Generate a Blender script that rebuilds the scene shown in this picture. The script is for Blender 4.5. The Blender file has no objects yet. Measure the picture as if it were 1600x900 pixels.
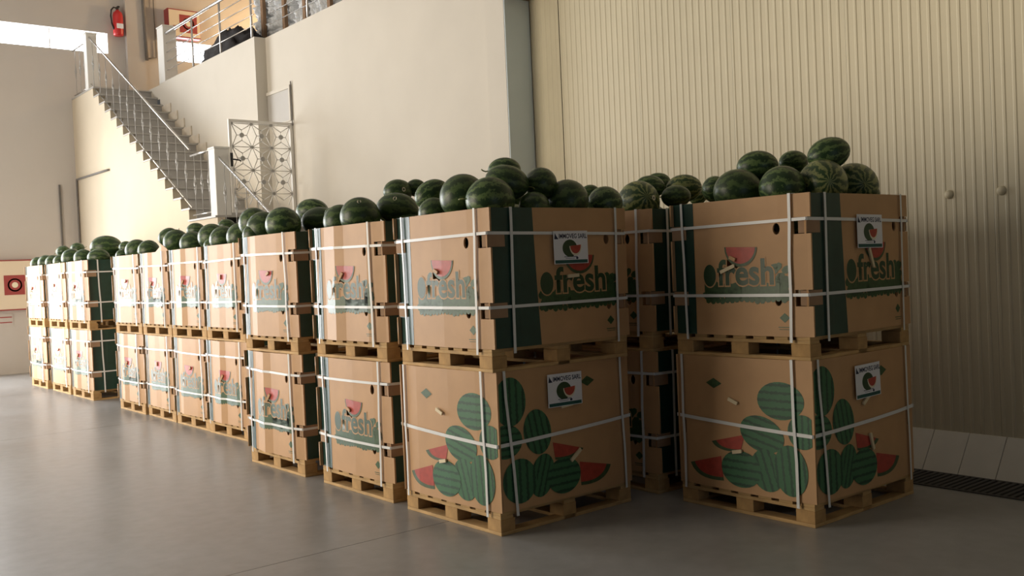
import bpy, bmesh, math, random
from mathutils import Vector, Matrix
sc = bpy.context.scene
COL = sc.collection

# ---------------------------------------------------------------- camera
cam_data = bpy.data.cameras.new('camera')
cam = bpy.data.objects.new('camera', cam_data); COL.objects.link(cam)
CAM = Vector((-3.6259, -4.6240, 1.6487))
_F = Vector((0.632506, 0.774265, -0.021210)); _R = Vector((0.773120, -0.632763, -0.043547)); _U = Vector((0.047138, -0.011146, 0.998826))
m = Matrix.Identity(4)
for i in range(3):
    m[i][0] = _R[i]; m[i][1] = _U[i]; m[i][2] = -_F[i]; m[i][3] = CAM[i]
cam.matrix_world = m
cam_data.sensor_width = 36.0
cam_data.lens = 36.0 * 1507.15 / 1600.0
cam_data.clip_start = 0.05; cam_data.clip_end = 200
sc.camera = cam

# ---------------------------------------------------------------- world, lights, exposure
sc.view_settings.view_transform = 'Standard'
sc.view_settings.look = 'None'
sc.view_settings.gamma = 1.0
sc.view_settings.use_curve_mapping = False
sc.view_settings.exposure = 0.30
w = bpy.data.worlds.new('sky'); sc.world = w; w.use_nodes = True
bg = w.node_tree.nodes['Background']
bg.inputs[0].default_value = (0.72, 0.80, 0.95, 1); bg.inputs[1].default_value = 0.25

def area(name, loc, rot, sx, sy, power, color):
    l = bpy.data.lights.new(name, 'AREA'); l.shape = 'RECTANGLE'; l.size = sx; l.size_y = sy
    l.energy = power; l.color = color
    o = bpy.data.objects.new(name, l); COL.objects.link(o); o.location = loc; o.rotation_euler = rot
    return o
HP = math.pi / 2
# daylight in the end doorway, added fill lights in the left and front ones (the doorways themselves are built below)
area('daylight_end_door', (-3.7, 15.95, 2.4), (-HP, 0, 0), 6.4, 4.6, 1000, (0.98, 0.98, 0.97))
area('fill_near_door', (-8.9, 6.6, 2.9), (0, -HP, 0), 5.4, 6.4, 690, (1.0, 0.87, 0.70))
area('fill_rear_door', (-4.0, -11.8, 2.4), (HP, 0, 0), 5.0, 4.4, 16, (0.62, 0.80, 1.0))
sun = bpy.data.lights.new('sun', 'SUN'); sun.energy = 0.8; sun.angle = math.radians(7); sun.color = (1.0, 0.80, 0.52)
suno = bpy.data.objects.new('sun', sun); COL.objects.link(suno)
suno.rotation_euler = Vector((0.80, -0.60, -0.09)).to_track_quat('-Z', 'Y').to_euler()
suno.location = (-12, 24, 4)

# ---------------------------------------------------------------- materials
def nodes(name):
    mt = bpy.data.materials.new(name); mt.use_nodes = True
    nt = mt.node_tree; return mt, nt, nt.nodes['Principled BSDF']
def mat(name, col, rough=0.7, metal=0.0, var=0.0, scale=8.0, bump=0.0, spec=0.5, stretch=None):
    mt, nt, p = nodes(name)
    p.inputs['Roughness'].default_value = rough; p.inputs['Metallic'].default_value = metal
    p.inputs['Specular IOR Level'].default_value = spec
    p.inputs['Base Color'].default_value = (*col, 1)
    if var or bump:
        tc = nt.nodes.new('ShaderNodeTexCoord'); src = tc.outputs['Object']
        if stretch:
            mp = nt.nodes.new('ShaderNodeMapping'); mp.inputs['Scale'].default_value = stretch
            nt.links.new(src, mp.inputs['Vector']); src = mp.outputs['Vector']
        nz = nt.nodes.new('ShaderNodeTexNoise'); nz.inputs['Scale'].default_value = scale; nz.inputs['Detail'].default_value = 6
        nt.links.new(src, nz.inputs['Vector'])
        if var:
            cr = nt.nodes.new('ShaderNodeValToRGB')
            cr.color_ramp.elements[0].position = 0.3; cr.color_ramp.elements[1].position = 0.7
            cr.color_ramp.elements[0].color = (*[c * (1 - var) for c in col], 1)
            cr.color_ramp.elements[1].color = (*[min(1, c * (1 + var)) for c in col], 1)
            nt.links.new(nz.outputs['Fac'], cr.inputs['Fac']); nt.links.new(cr.outputs['Color'], p.inputs['Base Color'])
        if bump:
            b = nt.nodes.new('ShaderNodeBump'); b.inputs['Strength'].default_value = bump; b.inputs['Distance'].default_value = 0.01
            nt.links.new(nz.outputs['Fac'], b.inputs['Height']); nt.links.new(b.outputs['Normal'], p.inputs['Normal'])
    return mt
def emis(name, col, s):
    mt, nt, p = nodes(name); p.inputs['Emission Color'].default_value = (*col, 1); p.inputs['Emission Strength'].default_value = s
    return mt
M = {}
M['kraft'] = mat('kraft', (0.53, 0.318, 0.158), 0.55, var=0.06, scale=5, spec=0.4)
M['kraft_in'] = mat('kraft_inside', (0.36, 0.23, 0.14), 0.85, var=0.08, scale=9)
M['band'] = mat('ink_dark_green', (0.010, 0.050, 0.038), 0.38, var=0.15, scale=12)
M['leaf'] = mat('ink_leaf_green', (0.035, 0.088, 0.030), 0.42, var=0.25, scale=40)
M['letter'] = mat('ink_letter_green', (0.018, 0.058, 0.022), 0.42, var=0.1, scale=40)
M['red'] = mat('ink_red', (0.42, 0.055, 0.035), 0.45, var=0.15, scale=30)
M['rind'] = mat('ink_rind', (0.05, 0.09, 0.035), 0.45, var=0.2, scale=30)
M['strap'] = mat('strap_plastic', (0.78, 0.80, 0.80), 0.35)
M['wood'] = mat('pallet_pine', (0.52, 0.34, 0.15), 0.8, var=0.22, scale=6, bump=0.25, stretch=(1, 1, 6))
M['wood_dark'] = mat('pallet_block', (0.44, 0.27, 0.11), 0.85, var=0.25, scale=10, bump=0.3)
M['paper'] = mat('paper', (0.80, 0.82, 0.88), 0.6)
M['navy'] = mat('ink_navy', (0.012, 0.02, 0.06), 0.6)
M['teal'] = mat('ink_teal', (0.012, 0.09, 0.08), 0.6)
M['pulp'] = mat('ink_pale', (0.75, 0.70, 0.55), 0.6)
M['cream_bit'] = mat('tape_cream', (0.72, 0.62, 0.42), 0.6)
M['white_wall'] = mat('white_plaster', (0.60, 0.56, 0.49), 0.8, var=0.03, scale=1.2)
M['white_cool'] = mat('white_paint', (0.70, 0.69, 0.66), 0.7, var=0.02, scale=1.5)
M['cream_wall'] = mat('cream_plaster', (0.58, 0.50, 0.38), 0.8, var=0.03, scale=1.5)
M['end_wall'] = mat('end_plaster', (0.54, 0.51, 0.48), 0.8, var=0.03, scale=1.0)
M['panel'] = mat('ribbed_panel', (0.62, 0.56, 0.40), 0.5, var=0.03, scale=2.0)
M['joint'] = mat('panel_joint', (0.30, 0.26, 0.18), 0.7)
M['kerb'] = mat('kerb_white', (0.72, 0.69, 0.60), 0.6, var=0.05, scale=4)
M['blue_grey'] = mat('cool_lit_face', (0.74, 0.86, 0.95), 0.6, var=0.02, scale=2)  # cool light on the column face, put into the colour
M['dark_sheet'] = mat('dark_sheet', (0.13, 0.12, 0.11), 0.7)
M['steel'] = mat('steel_bar', (0.36, 0.36, 0.36), 0.35, metal=0.8)
M['grate'] = mat('grate_steel', (0.085, 0.08, 0.075), 0.6, metal=0.3)
M['black'] = mat('black_void', (0.006, 0.006, 0.006), 0.9)
M['tile'] = mat('grey_stair_tile', (0.40, 0.385, 0.365), 0.5, var=0.08, scale=6)
M['tile_edge'] = mat('stair_nosing', (0.45, 0.43, 0.40), 0.5)
M['skirt'] = mat('skirting_tile', (0.62, 0.55, 0.45), 0.5, var=0.1, scale=8)
M['iron'] = mat('painted_iron', (0.34, 0.33, 0.31), 0.4)
M['gate'] = mat('gate_paint', (0.72, 0.70, 0.66), 0.45)
M['gate_dark'] = mat('gate_hub', (0.36, 0.35, 0.33), 0.5)
M['rail'] = mat('rail_steel', (0.62, 0.60, 0.57), 0.25, metal=0.7)
M['red_paint'] = mat('fire_red', (0.55, 0.03, 0.03), 0.35)
M['dark_red'] = mat('dark_red', (0.32, 0.05, 0.05), 0.5)
M['cabinet'] = mat('cabinet_cream', (0.72, 0.62, 0.48), 0.5)
M['pipe'] = mat('conduit', (0.16, 0.15, 0.14), 0.5)
M['rubber'] = mat('rubber', (0.015, 0.015, 0.015), 0.5)
M['beam'] = mat('brown_beam', (0.28, 0.19, 0.12), 0.7)
M['netting'] = mat('black_netting', (0.02, 0.018, 0.02), 0.8, var=0.5, scale=18, bump=0.6)
M['bundle'] = mat('wrapped_bundle', (0.76, 0.78, 0.80), 0.3, var=0.25, scale=14, bump=0.5)
M['post_wood'] = mat('post_wood', (0.26, 0.16, 0.09), 0.8, var=0.2, scale=6)
M['ceiling'] = mat('ceiling_sheet', (0.40, 0.38, 0.35), 0.8)
M['window'] = emis('sky_glass', (0.88, 0.94, 1.0), 9.0)
M['stem'] = mat('dry_stem', (0.20, 0.22, 0.07), 0.7)

def floor_mat():
    mt, nt, p = nodes('polished_concrete')
    tc = nt.nodes.new('ShaderNodeTexCoord')
    n1 = nt.nodes.new('ShaderNodeTexNoise'); n1.inputs['Scale'].default_value = 0.7; n1.inputs['Detail'].default_value = 8; n1.inputs['Roughness'].default_value = 0.65
    n2 = nt.nodes.new('ShaderNodeTexNoise'); n2.inputs['Scale'].default_value = 9; n2.inputs['Detail'].default_value = 8
    nt.links.new(tc.outputs['Object'], n1.inputs['Vector']); nt.links.new(tc.outputs['Object'], n2.inputs['Vector'])
    mx = nt.nodes.new('ShaderNodeMix'); mx.data_type = 'FLOAT'; mx.inputs[0].default_value = 0.35
    nt.links.new(n1.outputs['Fac'], mx.inputs[2]); nt.links.new(n2.outputs['Fac'], mx.inputs[3])
    cr = nt.nodes.new('ShaderNodeValToRGB'); e = cr.color_ramp.elements
    e[0].position = 0.32; e[0].color = (0.245, 0.243, 0.240, 1); e[1].position = 0.68; e[1].color = (0.360, 0.362, 0.366, 1)
    nt.links.new(mx.outputs[0], cr.inputs['Fac']); nt.links.new(cr.outputs['Color'], p.inputs['Base Color'])
    rr = nt.nodes.new('ShaderNodeMapRange'); rr.inputs[3].default_value = 0.22; rr.inputs[4].default_value = 0.44
    nt.links.new(n1.outputs['Fac'], rr.inputs[0]); nt.links.new(rr.outputs[0], p.inputs['Roughness'])
    b = nt.nodes.new('ShaderNodeBump'); b.inputs['Strength'].default_value = 0.08
    nt.links.new(n2.outputs['Fac'], b.inputs['Height']); nt.links.new(b.outputs['Normal'], p.inputs['Normal'])
    return mt
M['floor'] = floor_mat()

def melon_mat(name, dark, light, wid, nstripe=11):
    # stripes run pole to pole along the local X axis of the fruit
    mt, nt, p = nodes(name); L = nt.links
    tc = nt.nodes.new('ShaderNodeTexCoord'); oi = nt.nodes.new('ShaderNodeObjectInfo')
    nz = nt.nodes.new('ShaderNodeTexNoise'); nz.noise_dimensions = '4D'; nz.inputs['Scale'].default_value = 2.6; nz.inputs['Detail'].default_value = 6; nz.inputs['Roughness'].default_value = 0.72
    rm = nt.nodes.new('ShaderNodeMath'); rm.operation = 'MULTIPLY'; rm.inputs[1].default_value = 40
    L.new(oi.outputs['Random'], rm.inputs[0]); L.new(rm.outputs[0], nz.inputs['W']); L.new(tc.outputs['Object'], nz.inputs['Vector'])
    sp = nt.nodes.new('ShaderNodeSeparateXYZ'); L.new(tc.outputs['Object'], sp.inputs[0])
    at = nt.nodes.new('ShaderNodeMath'); at.operation = 'ARCTAN2'; L.new(sp.outputs['Y'], at.inputs[0]); L.new(sp.outputs['Z'], at.inputs[1])
    ma = nt.nodes.new('ShaderNodeMath'); ma.operation = 'MULTIPLY_ADD'; ma.inputs[1].default_value = nstripe; L.new(at.outputs[0], ma.inputs[0])
    n5 = nt.nodes.new('ShaderNodeMath'); n5.operation = 'MULTIPLY'; n5.inputs[1].default_value = 17.0; L.new(nz.outputs['Fac'], n5.inputs[0]); L.new(n5.outputs[0], ma.inputs[2])
    sn = nt.nodes.new('ShaderNodeMath'); sn.operation = 'SINE'; L.new(ma.outputs[0], sn.inputs[0])
    n2 = nt.nodes.new('ShaderNodeTexNoise'); n2.noise_dimensions = '4D'; n2.inputs['Scale'].default_value = 3.0; n2.inputs['Detail'].default_value = 6
    L.new(rm.outputs[0], n2.inputs['W']); L.new(tc.outputs['Object'], n2.inputs['Vector'])
    ad = nt.nodes.new('ShaderNodeMath'); ad.operation = 'MULTIPLY_ADD'; ad.inputs[1].default_value = 1.6; L.new(n2.outputs['Fac'], ad.inputs[0]); L.new(sn.outputs[0], ad.inputs[2])
    cr = nt.nodes.new('ShaderNodeValToRGB'); e = cr.color_ramp.elements
    mr = nt.nodes.new('ShaderNodeMapRange'); mr.inputs[1].default_value = -0.4; mr.inputs[2].default_value = 2.0; L.new(ad.outputs[0], mr.inputs[0])
    e[0].position = wid; e[0].color = (*dark, 1); e[1].position = min(1, wid + 0.3); e[1].color = (*light, 1)
    L.new(mr.outputs[0], cr.inputs['Fac']); L.new(cr.outputs['Color'], p.inputs['Base Color'])
    p.inputs['Roughness'].default_value = 0.38; p.inputs['Specular IOR Level'].default_value = 0.45
    return mt
M['melon_d'] = melon_mat('melon_dark', (0.024, 0.052, 0.019), (0.080, 0.132, 0.042), 0.48)
M['melon_s'] = melon_mat('melon_striped', (0.020, 0.052, 0.017), (0.120, 0.190, 0.065), 0.50)
M['melon_l'] = melon_mat('melon_light', (0.024, 0.060, 0.020), (0.22, 0.25, 0.095), 0.42)

def print_melon_mat():
    mt, nt, p = nodes('ink_melon'); L = nt.links
    uv = nt.nodes.new('ShaderNodeUVMap')
    sp = nt.nodes.new('ShaderNodeSeparateXYZ'); L.new(uv.outputs[0], sp.inputs[0])
    nz = nt.nodes.new('ShaderNodeTexNoise'); nz.inputs['Scale'].default_value = 7; nz.inputs['Detail'].default_value = 3; L.new(uv.outputs[0], nz.inputs['Vector'])
    a = nt.nodes.new('ShaderNodeMath'); a.operation = 'MULTIPLY_ADD'; a.inputs[1].default_value = 15; L.new(sp.outputs['X'], a.inputs[0])
    b = nt.nodes.new('ShaderNodeMath'); b.operation = 'MULTIPLY'; b.inputs[1].default_value = 3.4; L.new(nz.outputs['Fac'], b.inputs[0]); L.new(b.outputs[0], a.inputs[2])
    s = nt.nodes.new('ShaderNodeMath'); s.operation = 'SINE'; L.new(a.outputs[0], s.inputs[0])
    cr = nt.nodes.new('ShaderNodeValToRGB'); e = cr.color_ramp.elements
    mr = nt.nodes.new('ShaderNodeMapRange'); mr.inputs[1].default_value = -1; L.new(s.outputs[0], mr.inputs[0])
    e[0].position = 0.60; e[0].color = (0.038, 0.150, 0.066, 1); e[1].position = 0.88; e[1].color = (0.010, 0.060, 0.030, 1)
    L.new(mr.outputs[0], cr.inputs['Fac']); L.new(cr.outputs['Color'], p.inputs['Base Color']); p.inputs['Roughness'].default_value = 0.5
    return mt
M['pmelon'] = print_melon_mat()

# ---------------------------------------------------------------- helpers
def mesh_from(bm, name, mats, smooth=False):
    me = bpy.data.meshes.new(name); bm.to_mesh(me); bm.free()
    for k in (mats if isinstance(mats, (list, tuple)) else [mats]): me.materials.append(M[k])
    if smooth: me.polygons.foreach_set('use_smooth', [True] * len(me.polygons))
    return me
def link(name, data, parent=None, **props):
    o = bpy.data.objects.new(name, data); COL.objects.link(o)
    if parent is not None: o.parent = parent
    for k, v in props.items(): o[k] = v
    return o
def thing(name, label, cat, loc=(0, 0, 0), rz=0.0, group=None):
    o = link(name, None, label=label, category=cat); o.location = loc; o.rotation_euler = (0, 0, rz); o.empty_display_size = 0.1
    if group: o['group'] = group
    return o
def box(bm, lo, hi, mi=0):
    x0, y0, z0 = lo; x1, y1, z1 = hi
    v = [bm.verts.new(p) for p in ((x0,y0,z0),(x1,y0,z0),(x1,y1,z0),(x0,y1,z0),(x0,y0,z1),(x1,y0,z1),(x1,y1,z1),(x0,y1,z1))]
    for f in ((0,3,2,1),(4,5,6,7),(0,1,5,4),(1,2,6,5),(2,3,7,6),(3,0,4,7)):
        bm.faces.new([v[i] for i in f]).material_index = mi
def boxmesh(name, lo, hi, mk, bev=0.0):
    bm = bmesh.new(); box(bm, lo, hi)
    if bev: bmesh.ops.bevel(bm, geom=bm.edges[:], offset=bev, segments=1, affect='EDGES')
    return mesh_from(bm, name, mk)
def boxobj(name, lo, hi, mk, parent=None, bev=0.0, **props):
    return link(name, boxmesh(name, lo, hi, mk, bev), parent, **props)
def tube(bm, pts, r, n=8, mi=0, closed=False):
    pts = [Vector(p) for p in pts]; rings = []
    N = len(pts)
    for i, p in enumerate(pts):
        if closed: d = pts[(i + 1) % N] - pts[i - 1]
        else: d = pts[min(i + 1, N - 1)] - pts[max(i - 1, 0)]
        d.normalize(); a = d.cross(Vector((0, 0, 1)))
        if a.length < 1e-3: a = d.cross(Vector((0, 1, 0)))
        a.normalize(); b = d.cross(a)
        rings.append([bm.verts.new(p + r * (math.cos(2*math.pi*k/n) * a + math.sin(2*math.pi*k/n) * b)) for k in range(n)])
    for i in range(N if closed else N - 1):
        q, s = rings[i], rings[(i + 1) % N]
        for k in range(n):
            f = bm.faces.new((q[k], q[(k+1) % n], s[(k+1) % n], s[k])); f.material_index = mi; f.smooth = True
    if not closed:
        bm.faces.new(rings[0][::-1]).material_index = mi; bm.faces.new(rings[-1]).material_index = mi
def tubeobj(name, pts, r, mk, parent=None, n=8, **props):
    bm = bmesh.new(); tube(bm, pts, r, n); return link(name, mesh_from(bm, name, mk), parent, **props)
def lathe(bm, prof, n=20, mi=0, c=(0, 0, 0)):
    rings = [[bm.verts.new((c[0] + r*math.cos(2*math.pi*k/n), c[1] + r*math.sin(2*math.pi*k/n), c[2] + z)) for k in range(n)] for r, z in prof]
    for a, b in zip(rings, rings[1:]):
        for k in range(n):
            f = bm.faces.new((a[k], a[(k+1) % n], b[(k+1) % n], b[k])); f.smooth = True; f.material_index = mi
    bm.faces.new(rings[0][::-1]).material_index = mi; bm.faces.new(rings[-1]).material_index = mi
def fill2d(loops, thick=0.0):
    """closed outlines (first outer, others holes or further shapes) -> bmesh in (u, v, w)"""
    cu = bpy.data.curves.new('tmp', 'CURVE'); cu.dimensions = '2D'; cu.fill_mode = 'BOTH'; cu.extrude = thick / 2
    for lp in loops:
        s = cu.splines.new('POLY'); s.points.add(len(lp) - 1); s.use_cyclic_u = True
        for pt, (u, v) in zip(s.points, lp): pt.co = (u, v, 0, 1)
    o = bpy.data.objects.new('tmp', cu); me = o.to_mesh()
    bm = bmesh.new(); bm.from_mesh(me); o.to_mesh_clear()
    bpy.data.objects.remove(o); bpy.data.curves.remove(cu)
    return bm
def text2d(s, size, u, v, bold=0.0, align='LEFT', xscale=1.0):
    cu = bpy.data.curves.new('tmp', 'FONT'); cu.body = s; cu.size = size; cu.align_x = align; cu.offset = bold; cu.resolution_u = 4; cu.space_character = 1.0
    o = bpy.data.objects.new('tmp', cu); COL.objects.link(o)
    dg = bpy.context.evaluated_depsgraph_get(); me = o.evaluated_get(dg).to_mesh()
    bm = bmesh.new(); bm.from_mesh(me); o.evaluated_get(dg).to_mesh_clear()
    bpy.data.objects.remove(o); bpy.data.curves.remove(cu)
    for vt in bm.verts: vt.co.x = vt.co.x * xscale + u; vt.co.y += v
    return bm
def ell(cu_, cv, ru, rv, n=24, tilt=0.0):
    c, s = math.cos(tilt), math.sin(tilt)
    return [(cu_ + c*ru*math.cos(t) - s*rv*math.sin(t), cv + s*ru*math.cos(t) + c*rv*math.sin(t)) for t in (2*math.pi*k/n for k in range(n))]
def rect(u0, v0, u1, v1): return [(u0, v0), (u1, v0), (u1, v1), (u0, v1)]
def joinbm(a, b, mi=None):
    me = bpy.data.meshes.new('t'); b.to_mesh(me); b.free(); n0 = len(a.faces); a.from_mesh(me); bpy.data.meshes.remove(me)
    a.faces.ensure_lookup_table()
    if mi is not None:
        for f in a.faces[n0:]: f.material_index = mi
    return a
ORD = ['first', 'second', 'third', 'fourth', 'fifth', 'sixth', 'seventh', 'eighth', 'ninth', 'tenth', 'eleventh', 'twelfth']

# ================================================================ the setting
XW, XP, XI = 3.10, 3.47, 3.29       # white wall, ribbed wall, recessed infill wall
YE, YC, ZS = 16.1, 3.55, 5.50       # end wall, column, mezzanine floor
fl = boxobj('floor', (-9.2, -12.2, -0.3), (3.7, 16.3, -0.012), 'joint', kind='structure')
ys = [-12.2, -5.95, 0.57, 7.1, 11.9, 16.3]
for y0, y1 in zip(ys, ys[1:]):
    for x0, x1 in ((-9.2, -3.0), (-3.0, 3.7)):
        boxobj('floor_slab', (x0 + .003, y0 + .003, -0.012), (x1 - .003, y1 - .003, 0.0), 'floor', fl)
boxobj('ceiling', (-9.2, -12.2, 9.0), (8.2, 16.3, 9.2), 'ceiling', kind='structure')

def wall_parts(name, mk, boxes, **kw):
    bm = bmesh.new()
    for lo, hi in boxes: box(bm, lo, hi)
    return link(name, mesh_from(bm, name, mk), kind='structure', **kw)
# left wall with two doorways, rear wall with one (all behind the camera)
wall_parts('wall_left', 'dark_sheet', [((-9.3, -12.2, 0), (-9.1, 3.4, 9)), ((-9.3, 9.8, 0), (-9.1, 16.3, 9)),
    ((-9.3, 3.4, 5.6), (-9.1, 9.8, 9))])
wall_parts('wall_front', 'dark_sheet', [((-9.1, -12.2, 0), (-6.5, -12.0, 9)), ((-1.5, -12.2, 0), (3.7, -12.0, 9)), ((-6.5, -12.2, 4.6), (-1.5, -12.0, 9))])
# added unseen wall outside the near doorway, blocks the low sun
wall_parts('wall_sun_block', 'end_wall', [((-13.2, -8.0, 0), (-13.0, 13.0, 5.2))])
# end wall with two ribbon windows
wall_parts('wall_back', 'end_wall', [((-9.1, YE, 0), (-7.0, YE + .2, 6.44)), ((-0.4, YE, 0), (8.2, YE + .2, 6.44)), ((-7.0, YE, 4.8), (-0.4, YE + .2, 6.44)), ((-9.1, YE, 6.86), (8.2, YE + .2, 9)),
    ((-9.1, YE, 6.44), (-3.0, YE + .2, 6.86)), ((2.78, YE, 6.44), (4.12, YE + .2, 6.86)), ((5.6, YE, 6.44), (8.2, YE + .2, 6.86))])
for n, (x0, x1, mull) in enumerate(((-3.0, 2.78, (-1.6, 0.05, 1.68)), (4.12, 5.6, (4.9,)))):
    wn = boxobj('window_%d' % (n + 1), (x0, YE + .12, 6.44), (x1, YE + .14, 6.46), 'white_cool', kind='structure')
    es = [x0, *mull, x1]
    for a, b in zip(es, es[1:]): boxobj('pane', (a + .012, YE + .115, 6.46), (b - .012, YE + .125, 6.86), 'window', wn)
    for xm in mull: boxobj('mullion', (xm - .012, YE + .09, 6.44), (xm + .012, YE + .15, 6.86), 'white_cool', wn)
wall_parts('trim_1', 'end_wall', [((3.13, YE - .12, ZS), (3.5, YE, 9))])
# white wall under the mezzanine, its recessed infill, and the column at its end
wall_parts('wall_mezzanine', 'white_wall', [((XW, 9.82, 0), (XW + .3, 14.13, ZS)), ((XI, YC + .33, 0), (XI + .2, 9.82, ZS))])
wall_parts('trim_2', 'white_wall', [((XW, YC, 0), (XP + .1, YC + .33, 9))])
wall_parts('trim_cool_light', 'blue_grey', [((XW + .005, YC - .012, 0), (XP - .01, YC, 4.6))])  # added plate, its colour stands for cool light on the column
wall_parts('wall_upper', 'end_wall', [((8.0, YC, ZS), (8.2, YE, 9)), ((XP + .1, YC - .1, ZS), (8.0, YC + .1, 9))])
wall_parts('mezzanine_floor', 'white_wall', [((XI + .025, YC + .33, ZS - .28), (8.0, 9.86, ZS - .01)), ((XW + .02, 9.86, ZS - .28), (8.0, YE, ZS - .01))])
boxobj('beam', (XW - .05, YC - .30, 4.60), (XP - .02, YC - .01, 4.95), 'beam', bev=.01, label='short brown beam end at the top of the white column', category='beam')

# ribbed sandwich-panel wall
wr = boxobj('wall_right', (XP + .012, -12.2, 0), (XP + .12, YC + .05, 9), 'joint', kind='structure')
def rib_panel(wd, n):
    bm = bmesh.new(); prof = []
    p = wd / n
    for i in range(n):
        y = i * p
        prof += [(y, 0), (y + p*.60, 0.0), (y + p*.70, -.0035), (y + p*.90, -.0035)]
    prof.append((wd, 0))
    v0 = [bm.verts.new((x, y, 0.27)) for y, x in prof]; v1 = [bm.verts.new((x, y, 9.0)) for y, x in prof]
    for i in range(len(prof) - 1): bm.faces.new((v0[i+1], v0[i], v1[i], v1[i+1]))
    return bm
edges = [YC - .002, 3.07, 1.93, 0.80, -0.33, -1.46, -2.59, -3.72, -4.85, -5.98, -7.11, -8.24, -9.37, -10.5, -11.9]
full = None
for a, b in zip(edges, edges[1:]):
    wd = a - b - .012
    if abs(wd - (1.13 - .012)) < .02:
        if full is None: full = mesh_from(rib_panel(wd, 15), 'ribbed_panel', 'panel')
        me = full
    else: me = mesh_from(rib_panel(wd, max(3, round(wd / .0745))), 'ribbed_panel_end', 'panel')
    link('ribbed_panel', me, wr).location = (XP, b + .006, 0)
# sloping white kerb along its foot, laid in short lengths
kb = boxobj('baseboard_right', (3.30, -6.0, 0), (3.46, YC - .01, .02), 'kerb', kind='structure')
bm = bmesh.new(); prof = [(3.25, 0.0), (XP - .012, 0.275), (XP + .01, 0.275), (XP + .01, 0.0)]
L = 0.268
for s in (0, 1):
    for (x, z) in prof: bm.verts.new((x, s * (L - .005), z))
bm.verts.ensure_lookup_table(); v = bm.verts[:]
bm.faces.new(v[:4]); bm.faces.new(v[7:3:-1])
for i in range(4): bm.faces.new((v[(i+1) % 4], v[i], v[i+4], v[(i+1) % 4 + 4]))
bmesh.ops.recalc_face_normals(bm, faces=bm.faces[:])
kme = mesh_from(bm, 'kerb_length', 'kerb')
for i in range(34): link('kerb_length', kme, kb).location = (0, -6.05 + i * L, 0)
# drain grating in the floor before it
gr = thing('drain_grating', 'dark slotted steel floor drain grating along the white kerb', 'drain', (2.80, -3.6, 0))
boxobj('trough', (0, 0, .0005), (.44, 4.0, .0015), 'black', gr)
for x in (0, .415): boxobj('grating_edge', (x, 0, .0005), (x + .025, 4.0, .008), 'grate', gr)
bme = boxmesh('grating_bar', (.02, 0, .001), (.42, .026, .008), 'grate')
for i in range(85): link('grating_bar', bme, gr).location = (0, .01 + i * .047, 0)
for i, (y, z) in enumerate(((-1.13, 2.05), (-1.51, 2.045))):
    bm = bmesh.new(); lathe(bm, [(.034, 0), (.034, .006), (.03, .016), (.018, .026), (.006, .03)], 16)
    o = link('round_cap', mesh_from(bm, 'round_cap', 'panel'), wr)
    o.location = (XP, y, z); o.rotation_euler = (0, -HP, 0)

# ---------------------------------------------------------------- stairs
N1, RISE, RUN, YL, ZL, XS = 15, 0.19, 0.3255, 10.10, 2.60, 2.02
saw = [(YE, 0), (YE, ZL + N1*RISE - .03)]
for k in range(N1 - 1, -1, -1):
    saw += [(YL + k*RUN + .02, ZL + (k+1)*RISE - .03), (YL + k*RUN + .02, ZL + k*RISE - .03)]
saw += [(9.02, ZL - .03)]
for k in range(13): saw += [(9.02 - k*RUN, ZL - (k+1)*RISE - .03), (9.02 - (k+1)*RUN, ZL - (k+1)*RISE - .03)]
saw += [(9.02 - 13*RUN, 0)]
bm = fill2d([saw], .12)
for vt in bm.verts: vt.co = Vector((XS + .06 + vt.co.z, vt.co.x, vt.co.y))
link('wall_stair', mesh_from(bm, 'wall_stair', 'cream_wall'), kind='structure')
st = thing('staircase', 'grey tiled staircase climbing beside the white wall to the mezzanine', 'staircase', (XS, 9.0, 0))
def step(y, z, depth, x1=XW):
    o = boxobj('step', (.115, y - 9.0, z - RISE), (x1 - XS, y - 9.0 + depth, z - .028), 'tile', st)
    boxobj('tread', (-.006, y - 9.025, z - .028), (x1 - XS, y - 9.0 + depth, z), 'tile', o)
    boxobj('nosing', (-.006, y - 9.031, z - .022), (x1 - XS, y - 9.025, z - .003), 'tile_edge', o)
for k in range(N1): step(YL + k*RUN, ZL + (k+1)*RISE, RUN if k < N1 - 1 else YE - YL - k*RUN, XW if k < 12 else XW + .019)
boxobj('landing', (-.03, 0.02, ZL - .028), (XW - XS, YL - 9.0, ZL), 'tile', st)
for k in range(13): step(9.02 - (k+1)*RUN, ZL - (k+1)*RISE, RUN, XI)
for k in range(N1 - 3):
    y = YL + k*RUN - 9.0; z = ZL + (k+1)*RISE
    boxobj('skirting', (XW - XS - .022, y - .12, z), (XW - XS - .002, y + RUN, z + .16), 'skirt', st)

def baluster_mesh(h):
    bm = bmesh.new(); tube(bm, [(0, 0, 0), (0, 0, h)], .006, 6)
    for c, a, b in ((h*.5, .045, .16),):
        for s in (-1, 1):
            tube(bm, [(0, s*a*math.sin(math.pi*t/8)*(1 if t % 8 else 0), c - b + 2*b*t/8) for t in range(9)], .005, 5)
        tube(bm, [(0, .028*math.cos(t), c + .028*math.sin(t)) for t in (2*math.pi*k/10 for k in range(10))], .006, 5, closed=True)
        lathe(bm, [(.002, c - .05), (.018, c - .02), (.022, c), (.018, c + .02), (.002, c + .05)], 8)
    return mesh_from(bm, 'baluster', 'iron')
BAL = baluster_mesh(.92)
def railing(name, label, a, b, h, n):
    a, b = Vector(a), Vector(b); t = thing(name, label, 'railing', a)
    d = b - a
    tubeobj('handrail', [Vector((0, 0, h)), d + Vector((0, 0, h))], .018, 'rail', t)
    tubeobj('bottom_rail', [(0, 0, .05), d + Vector((0, 0, .05))], .012, 'rail', t)
    for i in range(n):
        link('baluster', BAL, t).location = d * ((i + .5) / n) + Vector((0, 0, .05))
    return t
xr = XS + .05
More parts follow.
